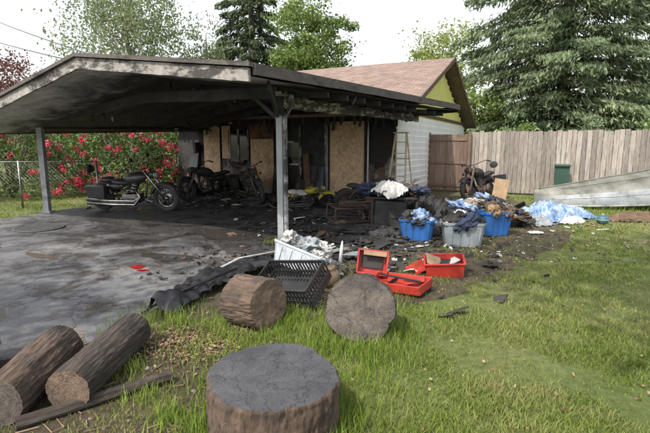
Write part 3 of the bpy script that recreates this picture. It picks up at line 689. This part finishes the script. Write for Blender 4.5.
scatter(170,lambda:(random.gauss(-1.4,1.4),random.gauss(9.6,1.3)),[BLK]*6+[RUST],.01,.05)
scatter(200,lambda:(random.gauss(3.0,1.2),random.gauss(7.6,.9)),[TAN,WHITECL,BLK,BLK,BLK,BROWNC],.02,.09)
scatter(90,lambda:(random.gauss(5.2,.8),random.gauss(9.6,.45)),[BLUET,WHITECL,BLK,NAVY,TAN],.04,.2)
p.done('fire_debris')
p=P(); 
for i,(x,y,r_,h_) in enumerate([(.35,8.6,.4,.08),(.85,8.3,.4,.12),(-.1,6.5,.3,.06),(.5,7.5,.35,.08),(1.1,7.75,.3,.12),(.2,10.3,.5,.12),(-1.5,12.8,.6,.18),(1.0,12.3,.6,.25),(1.9,8.5,.4,.2),(-.9,13.2,.5,.2),(-4.6,15,.6,.25),(2.1,9.3,.5,.35),(1.9,10.4,.6,.4)]):
    p.blob((x,y,0),(r_,r_*.8,h_),BLK,.75,5,i,44,24,ridge=True)
p.done('ash_heap')
gr=root('burnt_rack',(.45,9.3,.0),(8,4,25)); p=P()
for x in(-.4,.4):
    for y in(-.2,.2): p.tube([(x,y,0),(x,y,.42)],.013,RUST,6)
for z_ in(.12,.4):
    for y in(-.2,.2): p.tube([(-.4,y,z_),(.4,y,z_)],.011,RUST,6)
    for x in(-.4,.4): p.tube([(x,-.2,z_),(x,.2,z_)],.011,RUST,6)
    for i in range(15): p.tube([(-.4+i*.057,-.2,z_),(-.4+i*.057,.2,z_)],.005,RUST,4)
p.done('rack_wires',gr)
# ------------------------------------------------------------------ motorcycles
def motorcycle(loc,yaw,lean,body,metal=CHROME,scale=1,bags=True,seatm=BLKP,screen=False,name='motorcycle',burnt=False):
    e=root(name,loc,(lean,0,yaw),scale)
    hl=BLK if burnt else HEAD; rd=BLK if burnt else RED; yl=BLK if burnt else YEL
    p=P()
    for x,r_ in((-.78,.31),(.86,.33)):
        p.torus((x,0,r_),r_-.06,.06,RUBBER,'Y',36,8); p.torus((x,0,r_),r_-.12,.018,metal,'Y',32,6); p.tube([(x,-.07,r_),(x,.07,r_)],.05,metal,12)
        for k in range(14):
            a=k*math.pi/7; p.tube([(x,0,r_),(x+(r_-.12)*math.cos(a),.02*(-1)**k,r_+(r_-.12)*math.sin(a))],.005,metal,4)
        p.tube([(x,.06,r_),(x,.066,r_)],.13,metal,20)
    p.done('wheels',e)
    p=P()
    for x,r_,a0,a1 in((-.78,.35,20,190),(.86,.37,40,170)):
        vs=[];fs=[];n=16
        for i in range(n+1):
            a=R(a0+(a1-a0)*i/n)
            for w_,dr in((-.085,-.05),(-.06,0),(.06,0),(.085,-.05)): vs.append((x+(r_+dr)*math.cos(a),w_,r_-.03+(r_+dr)*math.sin(a)))
        for i in range(n):
            for k in range(3): fs.append((i*4+k,i*4+k+1,i*4+k+5,i*4+k+4))
        p.raw(vs,fs,body,True)
    p.done('fenders',e)
    p=P()
    for s in(-.1,.1):
        p.tube([(.86,s,.33),(.62,s,.72),(.46,s,.98)],[.026,.03,.03],metal,10); p.tube([(-.78,s,.31),(-.2,s,.36),(.3,s,.3)],.022,BLKP,8); p.tube([(-.72,s,.36),(-.5,s,.68)],.028,metal,8)
    p.tube([(.46,0,.9),(.1,0,.72),(-.45,0,.62),(-.78,0,.31)],.024,BLKP,8); p.tube([(.46,0,.85),(.35,0,.35),(.1,0,.2),(-.35,0,.22),(-.45,0,.6)],.024,BLKP,8)
    p.tube([(.12,.42,1.05),(.28,.36,1.10),(.42,.12,1.02),(.42,-.12,1.02),(.28,-.36,1.10),(.12,-.42,1.05)],.014,metal,8)
    for s in(-1,1):
        p.tube([(.12,s*.42,1.05),(.24,s*.38,1.09)],.02,RUBBER,8)
        if not burnt: p.tube([(.3,s*.3,1.1),(.33,s*.33,1.25)],.006,metal,5); p.blob((.33,s*.34,1.27),(.015,.07,.045),BLKP)
    p.tube([(-.02,.14,.16),(-.18,.34,-.0)],.012,metal,6)
    p.done('frame_and_forks',e)
    p=P(); p.box((.02,0,.33),(.42,.24,.2),metal); 
    for s in (18,-28):
        for k in range(7):
            t=.06+k*.038; q=Vector((math.sin(R(s))*t*1.6,0,.4+math.cos(R(s))*t)); p.tube([q,q+Vector((math.sin(R(s)),0,math.cos(R(s))))*.02],.095,metal if k%2 else BLKP,12)
    p.tube([(-.15,.13,.33),(-.15,.15,.33)],.13,metal,18); p.tube([(.1,.13,.3),(.1,.16,.3)],.08,metal,14)
    for z_ in(.2,.29): p.tube([(.18,-.12,.55),(.3,-.17,.38),(.15,-.19,z_),(-.4,-.2,z_),(-1.05,-.21,z_+.03)],[.022,.024,.026,.042,.045],metal,10)
    p.done('engine_and_exhaust',e)
    p=P(); p.blob((.17,0,.8),(.32,.16,.14),body,.0,1,0,20,12,(0,-8,0)); p.tube([(.2,0,.92),(.2,0,.945)],.035,metal,12)
    p.blob((-.22,0,.71),(.28,.17,.075),seatm,.05,2,1,18,10,(0,5,0)); p.blob((-.58,0,.76),(.2,.14,.07),seatm,.05,2,2,16,10)
    p.blob((-.4,0,.6),(.25,.13,.1),body); p.done('tank_and_seat',e)
    p=P(); p.blob((.58,0,.88),(.11,.095,.095),body); p.tube([(.66,0,.87),(.69,0,.87)],.085,hl,18); p.torus((.685,0,.87),.085,.012,metal,'X',20,6); p.blob((-1.1,0,.55),(.03,.05,.03),rd)
    for s in(-.2,.2): p.blob((.56,s,.8),(.03,.035,.035),yl)
    if screen: p.raw([(.56,-.22,.95),(.56,.22,.95),(.42,.18,1.35),(.42,-.18,1.35)],[(0,1,2,3)],GREYBIN)
    p.done('headlamp',e)
    if bags:
        p=P()
        for s in(-1,1): p.box((-.72,s*.26,.52),(.5,.15,.28),seatm,taper=.85)
        p.tube([(-.9,0,.7),(-1.0,0,1.0)],.012,metal,6); p.blob((-.98,0,1.0),(.03,.13,.1),seatm); p.done('saddlebags',e,.03)
    return e
motorcycle((-4.8,11.25,.02),-10,9,BLKP,CHROME,1.06,True,screen=False)
motorcycle((-3.5,13.9,.02),-128,8,BLK,BSTEEL,1.03,True,BLK,True,burnt=True)
motorcycle((-2.15,13.3,.02),-65,9,BLK,BSTEEL,1.03,True,BLK,burnt=True)
motorcycle((-.55,11.9,.02),20,30,YEL,BSTEEL,.68,False,WHITECL,name='dirt_bike')
motorcycle((1.15,11.5,.02),15,10,BLK,RUST,.85,False,BLK,burnt=True)
motorcycle((4.75,13.4,.02),-135,12,BLK,RUST,1.05,True,BLK,burnt=True)
# ------------------------------------------------------------------ household junk
def bin_(name,loc,yaw,sx,sy,sz,mat,tilt=(0,0),fill=None):
    e=root(name,loc,(tilt[0],tilt[1],yaw)); p=P(); t=.012; k=.84
    def ring(f,z,ins): hx,hy=sx/2*f-ins,sy/2*f-ins; c=.05; return [(-hx+c,-hy,z),(hx-c,-hy,z),(hx,-hy+c,z),(hx,hy-c,z),(hx-c,hy,z),(-hx+c,hy,z),(-hx,hy-c,z),(-hx,-hy+c,z)]
    rs=[ring(k,0,0),ring(.99,sz*.88,0),ring(1.04,sz*.89,0),ring(1.05,sz,0),ring(1.0,sz,0),ring(k,.02,t)]
    vs=[q for r_ in rs for q in r_]; fs=[]
    for j in range(5):
        for i in range(8): a=j*8+i;b=j*8+(i+1)%8; fs.append((a,b,b+8,a+8))
    fs.append(tuple(range(7,-1,-1))); fs.append(tuple(range(40,48))); p.raw(vs,fs,mat)
    for s in(-1,1):
        for x in(-.3,-.1,.1,.3): p.box((x*sx,s*sy*.5*.93,sz*.45),(.02,.02,sz*.75),mat,rot=(s*-6,0,0))
        p.box((s*sx*.535,0,sz*.9),(.03,sy*.35,.04),mat)
    p.done('tub',e,.004)
    if fill:
        p=P()
        for i in range(10): p.blob((random.uniform(-.3,.3)*sx,random.uniform(-.3,.3)*sy,sz*.9+random.uniform(-.02,.08)),(random.uniform(.1,.2)*sx*1.4,random.uniform(.1,.2)*sy*1.4,random.uniform(.04,.1)),random.choice(fill),.7,2.2,i+loc[0],36,22,(random.uniform(-30,30),random.uniform(-30,30),random.uniform(0,180)),ridge=True)
        p.done('contents',e)
    return e
JM=[WHITECL,BROWNC,NAVY,BLK,BLK,BLUET,TAN,GREYBIN]
bin_('storage_bin',(2.28,7.35,.01),-6,.66,.45,.40,GREYBIN,fill=[WHITECL,NAVY,BLK,GREYBIN])
bin_('storage_bin',(3.15,8.25,.01),12,.52,.42,.44,BLUE,fill=[TAN,BLK,BROWNC])
bin_('storage_bin',(1.62,7.75,.01),-20,.58,.42,.38,BLUE,fill=[BLK,BLUET,BLK])
bin_('storage_bin',(2.75,8.9,.01),30,.6,.4,.4,BLK,fill=JM)
CLR=M('clear_plastic',(.4,.44,.48),(.28,.31,.34),.35,3,dirt=(.12,.12,.12),dirtamt=.42)
bin_('storage_bin',(-.32,5.35,.14),-28,.70,.46,.26,CLR,tilt=(-18,14),fill=[GREYBIN,GREYBIN,WHITECL])
rc=root('red_crate',(1.55,5.65,.0),(8,-4,-12)); p=P(); t=.012
p.box((0,0,.02),(.44,.32,.015),RED)
for s in(-1,1): p.box((0,s*.165,.11),(.46,t,.18),RED,rot=(s*-6,0,0)); p.box((s*.228,0,.11),(t,.32,.18),RED,rot=(0,s*6,0)); p.box((0,s*.18,.205),(.5,.03,.015),RED); p.box((s*.245,0,.205),(.03,.34,.015),RED)
p.box((-.13,-.02,.2),(.2,.26,.015),TAN,rot=(10,25,8)); p.box((.08,.02,.16),(.2,.2,.02),WHITECL,rot=(-12,-20,20)); p.box((.05,0,.12),(.3,.2,.1),BLK)
p.box((-.36,.05,.06),(.25,.3,.012),RED,rot=(5,-25,12))
p.done('crate_panels',rc,.003)
tb=root('red_toolbox',(.86,5.0,.02),(3,-3,-35),1.08); p=P()
p.box((0,0,.02),(.6,.34,.02),RED); p.box((0,-.17,.06),(.6,.015,.09),RED,rot=(8,0,0)); p.box((0,.17,.06),(.6,.015,.09),RED,rot=(-8,0,0)); p.box((-.3,0,.06),(.015,.325,.09),RED); p.box((.3,0,.06),(.015,.325,.09),RED)
p.box((.08,0,.05),(.012,.32,.05),RED); p.box((-.1,0,.05),(.012,.32,.05),BLK); p.box((0,-.0,.12),(.5,.02,.02),BLKP,rot=(0,4,0)); p.box((.15,.05,.09),(.22,.12,.01),RED,rot=(12,-10,25))
p.done('tray',tb,.004)
p=P(); p.box((0,0,0),(.34,.03,.28),RED); p.box((0,-.06,.13),(.34,.12,.02),RED); p.box((0,-.06,-.13),(.34,.12,.02),RED); p.box((-.165,-.06,0),(.02,.12,.24),RED); p.box((.165,-.06,0),(.02,.12,.24),RED); p.box((0,-.035,.0),(.24,.012,.14),BLK); p.box((.02,-.12,.1),(.26,.012,.05),TAN)
o=p.done('lid',tb,.005); o.location=(-.42,.18,.2); o.rotation_euler=(R(-14),R(10),R(30))
cr_=root('plastic_crate',(-.33,4.62,.13),(30,-8,-32)); p=P(); sx,sy,sz=.72,.44,.2
for z_ in(0,.06,.2):
    for s in(-1,1): p.box((0,s*sy/2,z_),(sx,.016,.035),BLKP); p.box((s*sx/2,0,z_),(.016,sy+.012,.035),BLKP)
for i in range(19):
    for s in(-1,1): p.box((-sx/2+sx*i/18,s*sy/2,sz/2),(.016,.012,sz-.03),BLKP)
for i in range(11):
    for s in(-1,1): p.box((s*sx/2,-sy/2+sy*i/10,sz/2),(.012,.016,sz-.03),BLKP)
for i in range(17): p.box((-sx/2+sx*(i+.5)/17,0,-.001),(.024,sy-.02,.012),BLKP)
for i in range(4): p.box((0,-sy/2+sy*(i+.5)/4,.0015),(sx-.02,.03,.014),BLKP)
p.box((0,0,.004),(sx*.6,sy*.5,.02),BLKP)
p.done('slats',cr_)
# torn bumper cover
p=P(); vs=[];fs=[];n=60;m=22
A=Vector((-1.62,4.15,0));B_=Vector((-.62,6.0,0)); s_=Vector((-.88,.47,0))
for i in range(n+1):
    t=i/n; c=A.lerp(B_,t)+s_*(.18*math.sin(t*3.1))
    for j in range(m+1):
        u=j/m-.5; q=c+s_*(u*.5*(.7+.6*noise.noise(Vector((t*6,2,1)))+.2*noise.noise(Vector((t*20,5,1))))); z=.03+.15*(1-(2*u)**2)*(.7+.9*noise.noise(Vector((t*5,u*3,3))))+.07*abs(noise.noise(Vector((t*12,u*7,7))))+.05*math.sin(t*3.1)
        vs.append((q.x,q.y,max(.015,z)))
for i in range(n):
    for j in range(m): a=i*(m+1)+j; fs.append((a,a+1,a+m+2,a+m+1))
p.raw(vs,fs,BLKP,True)
p.tube([(A.x-.12,A.y+.3,.10),(-1.42,5.0,.15),(-1.1,5.6,.22),(-.6,5.95,.24)],.014,WHITECL,6); p.tube([(-1.8,4.2,.03),(-1.5,4.45,.16),(-1.05,5.2,.2)],.014,BLKP,6)
p.done('plastic_bumper')
p=P()
for i,(x,y,l,r_) in enumerate([(-1.3,5.5,.6,40),(-1.0,6.4,.5,10),(-.6,6.3,.5,-30),(-.1,6.0,.5,60),(.2,6.6,.4,20),(-.75,5.7,.5,75),(-.5,4.95,.4,20),(-.95,5.1,.5,50),(.5,6.3,.4,10),(-.2,7.0,.5,30),(.9,7.1,.4,70)]):
    p.shard((x,y,.07+.03*(i%3)),l*1.3,l*.8,BLK if i%4 else GREYBIN,(random.uniform(-15,15),random.uniform(-15,15),r_),.015)
p.done('burnt_panels')
p=P(); p.tube([(0,0,0),(0,0,.03)],[.06,.06],WHITE,12); p.tube([(0,0,.03),(0,0,.38),(0,0,.46)],[.03,.02,.006],WHITE,12); place(p.done('white_stake'),(.18,5.6,0),(4,5,0))
p=P(); PT=M('clay_jar',(.18,.13,.07),(.08,.06,.04),.6,6)
p.tube([(0,0,0),(0,0,.03),(0,0,.12),(0,0,.2),(0,0,.22),(0,0,.25),(0,0,.26)],[.07,.1,.125,.1,.07,.08,.075],PT,20); place(p.done('clay_jar'),(.08,5.1,.02),(10,-8,0),.95)
tb=root('burnt_table',(1.35,8.7,0),(0,0,-8)); p=P(); p.box((0,0,.66),(.95,.6,.04),BLK)
for sx in(-.42,.42):
    for sy in(-.24,.24): p.box((sx,sy,.32),(.05,.05,.64),BLK)
p.box((0,-.24,.3),(.9,.03,.05),BLK); p.box((-.1,-.1,.35),(.6,.3,.5),BLK,rot=(0,4,10))
p.done('table_frame',tb,.005)
p=P()
for i in range(22): p.blob((random.uniform(-.5,.5),random.uniform(-.3,.3),.72+random.random()*.14),(random.uniform(.06,.18),random.uniform(.06,.14),random.uniform(.04,.09)),random.choice([BLK,BLK,RUST,NAVY,BLKP,GREYBIN]),.8,2.5,i,30,18,(0,0,random.uniform(0,180)),ridge=True)
for i in range(18): p.box((random.uniform(-.4,.4),random.uniform(-.25,.25),.8+random.random()*.12),(random.uniform(.05,.5),.02,.02),random.choice([STEEL,RUST,BLK]),rot=(0,random.uniform(-50,50),random.uniform(0,180)))
p.done('table_junk',tb)
def cloth(name,loc,sx,sy,hf,mat,yaw=0,seed=0,n=60,parent=None,fold=.16):
    vs=[];fs=[]
    for i in range(n+1):
        for j in range(n+1):
            u=i/n*2-1;v=j/n*2-1; q=Vector((u*2.2+seed,v*2.2,seed)); ed=1+.45*noise.noise(Vector((u*2+seed,v*2,3)))
            r_=math.sqrt(u*u+v*v)+1e-6; mx=max(abs(u),abs(v)); uu,vv=u*mx/r_,v*mx/r_
            f=1-abs(noise.noise(q*1.4))*2.4+.7*(1-2.4*abs(noise.noise(q*3.2)))+.3*noise.noise(q*8)
            vs.append((uu*sx*ed*1.15,vv*sy*ed*1.15,max(.0,hf(uu,vv)+fold*.6*f*min(1,2.5*max(hf(uu,vv),.05))) if loc[2]<.3 else hf(uu,vv)+fold*.5*f))
    for i in range(n):
        for j in range(n): a=i*(n+1)+j; fs.append((a,a+n+1,a+n+2,a+1))
    p=P(); p.raw(vs,fs,mat,True); o=p.done(name,parent); o.location=loc; o.rotation_euler=(0,0,R(yaw)); return o
cloth('white_sheet',(1.2,8.5,.76),.3,.28,lambda u,v:.12-.5*max(0,-v-.55)-.3*max(0,abs(u)-.6)+.08*math.exp(-4*(u*u+v*v)),WHITECL,10,1,fold=.07)
bump=lambda h,k:(lambda u,v:h*max(0,1-(u*u+v*v))**k)
p=root('clothes_pile',(3.3,9.5,0)); q=P(); q.blob((0,0,.05),(1.0,.65,.38),BLK,.3,2,4,28,14); q.done('pile_core',p)
q=P()
for i in range(60):
    a=random.uniform(0,6.28); r_=random.random()**.5; x=1.0*r_*math.cos(a); y=.65*r_*math.sin(a)
    q.blob((x,y,.42*(1-r_*r_)+.05),(random.uniform(.08,.26),random.uniform(.06,.18),random.uniform(.03,.08)),random.choice(JM),.8,2.2,i,32,18,(random.uniform(-30,30),random.uniform(-30,30),random.uniform(0,180)),ridge=True)
for i in range(25): q.box((random.uniform(-.9,.9),random.uniform(-.6,.5),random.uniform(.1,.45)),(random.uniform(.1,.35),random.uniform(.05,.25),.015),random.choice(JM),rot=(random.uniform(-50,50),random.uniform(-50,50),random.uniform(0,180)))
q.done('clothes',p)
cloth('blue_tarp',(4.95,9.9,.01),.55,.38,bump(.26,.6),BLUET,-12,4,90,fold=.3); cloth('blue_tarp',(4.45,9.3,.01),.3,.22,bump(.14,.7),GREYBIN,20,7,fold=.25)
cloth('blue_tarp',(5.65,10.2,.01),.45,.25,bump(.16,.6),BLUET,5,9,80,fold=.3); cloth('white_sheet',(5.3,9.5,.01),.28,.16,bump(.1,.6),WHITECL,25,21,50,fold=.25)
cloth('brown_tarp',(7.0,9.8,.01),.7,.28,bump(.12,.6),BROWNC,-5,12,80,fold=.3)
p=P(); p.blob((0,0,.10),(.12,.12,.10),TEAL,.05,2,1,20,12); p.torus((0,0,.10),.122,.01,GREYBIN,'Z',24,6); p.tube([(0,0,.18),(0,0,.23)],.03,GREYBIN,10); place(p.done('water_jug'),(5.85,9.35,0))
cloth('paper_scrap',(3.95,8.3,.015),.13,.09,bump(.03,.5),WHITECL,0,15,12); cloth('paper_scrap',(1.95,6.35,.01),.08,.06,bump(.03,.5),WHITECL,30,16,12)
p=P(); p.box((0,0,.4),(.36,.02,.8),TAN); place(p.done('plywood_board'),(4.5,11.7,0),(-14,8,-20))
p=P(); p.box((0,0,.35),(.3,.03,.7),TAN); place(p.done('plywood_board'),(4.0,10.6,0),(-60,0,30))
ld=root('step_ladder',(1.98,11.85,0),(0,0,-25)); p=P(); LW=M('ladder_wood',(.5,.42,.28),(.3,.23,.15),.7,5)
for s in(-1,1):
    p.box((s*.2,-.25,.98),(.03,.07,2.02),LW,rot=(-13,s*-3.5,0)); p.box((s*.2,.25,.98),(.025,.05,2.02),LW,rot=(13,s*-3.5,0))
for i in range(6): z_=.28+i*.29; p.box((0,-.43+.207*z_,z_),(.44-.024*i,.08,.022),LW)
for z_ in(.5,1.3): p.box((0,.47-.22*z_,z_),(.4,.02,.03),LW)
p.box((0,0,1.97),(.36,.2,.03),LW); p.done('rails_and_steps',ld)
# boat, upside down
bt=root('overturned_boat',(5.75,12.3,.05),(7,-4.8,-9))
HULL=M('weathered_hull',(.19,.19,.165),(.11,.11,.095),.6,2.2,dirt=(.06,.06,.045),dirtamt=.42,metal=.2); HS=M('hull_side',(.36,.38,.39),(.22,.235,.245),.4,2,dirt=(.12,.12,.11),dirtamt=.38,metal=.5)
vs=[];n=36;L_=4.6
prof=[(1,0),(1.0,.2),(.98,.4),(.93,.58),(.84,.7),(.5,.88),(.06,.97),(0,1.0),(-.06,.97),(-.5,.88),(-.84,.7),(-.93,.58),(-.98,.4),(-1.0,.2),(-1,0)]
for i in range(n+1):
    t=i/n; hb=.86*(1-(1-t)**2.6)**.75*(1-.1*t*t)+.004; h_=.40+.36*min(1,t*1.5)
    for a,b in prof: vs.append((t*L_+.0, hb*a*(1-.22*b*(1-t)), h_*b+(.014*noise.noise(Vector((t*9,a*3,b*3))) if 0<b else 0)))
m=len(prof); p=P(); side=[];bot=[]
for i in range(n):
    for k in range(m-1):
        a=i*m+k; (side if k<3 or k>m-5 else bot).append((a,a+m,a+m+1,a+1))
p.raw(vs,side,HS,True); p.raw(vs,bot,HULL,True); p.raw(vs[n*m:],[tuple(range(m))],HS)
p.done('hull',bt)
p=P()
for s in(0,m-1): p.tube([vs[i*m+s] for i in range(n+1)],.03,STEEL,8)
p.tube([Vector(vs[i*m+7])+Vector((0,0,.01)) for i in range(1,n+1)],.02,HULL,6)
for s in(2,m-3): p.tube([Vector(vs[i*m+s]) for i in range(3,n+1)],.012,HS,6)
for s in(5,9): p.tube([Vector(vs[i*m+s])+Vector((0,0,.008)) for i in range(5,n+1)],.014,HULL,6)
p.done('gunwale_and_keel',bt)
bl=P(); bl.box((0,0,.14),(.9,.2,.28),BLK); place(bl.done('timber_block'),(6.8,12.0,0),(0,0,10))
p=P(); p.box((0,0,.5),(.42,.42,1.0),GREENB,taper=.85); p.box((0,-.02,1.03),(.46,.5,.06),GREENB); 
for s in(-.2,.2): p.torus((s,.23,.12),.09,.03,RUBBER,'X',16,6)
p.tube([(-.2,.26,.98),(.2,.26,.98)],.018,GREENB,6); place(p.done('wheelie_bin',None,.02),(7.4,14.1,0),(0,0,-26))
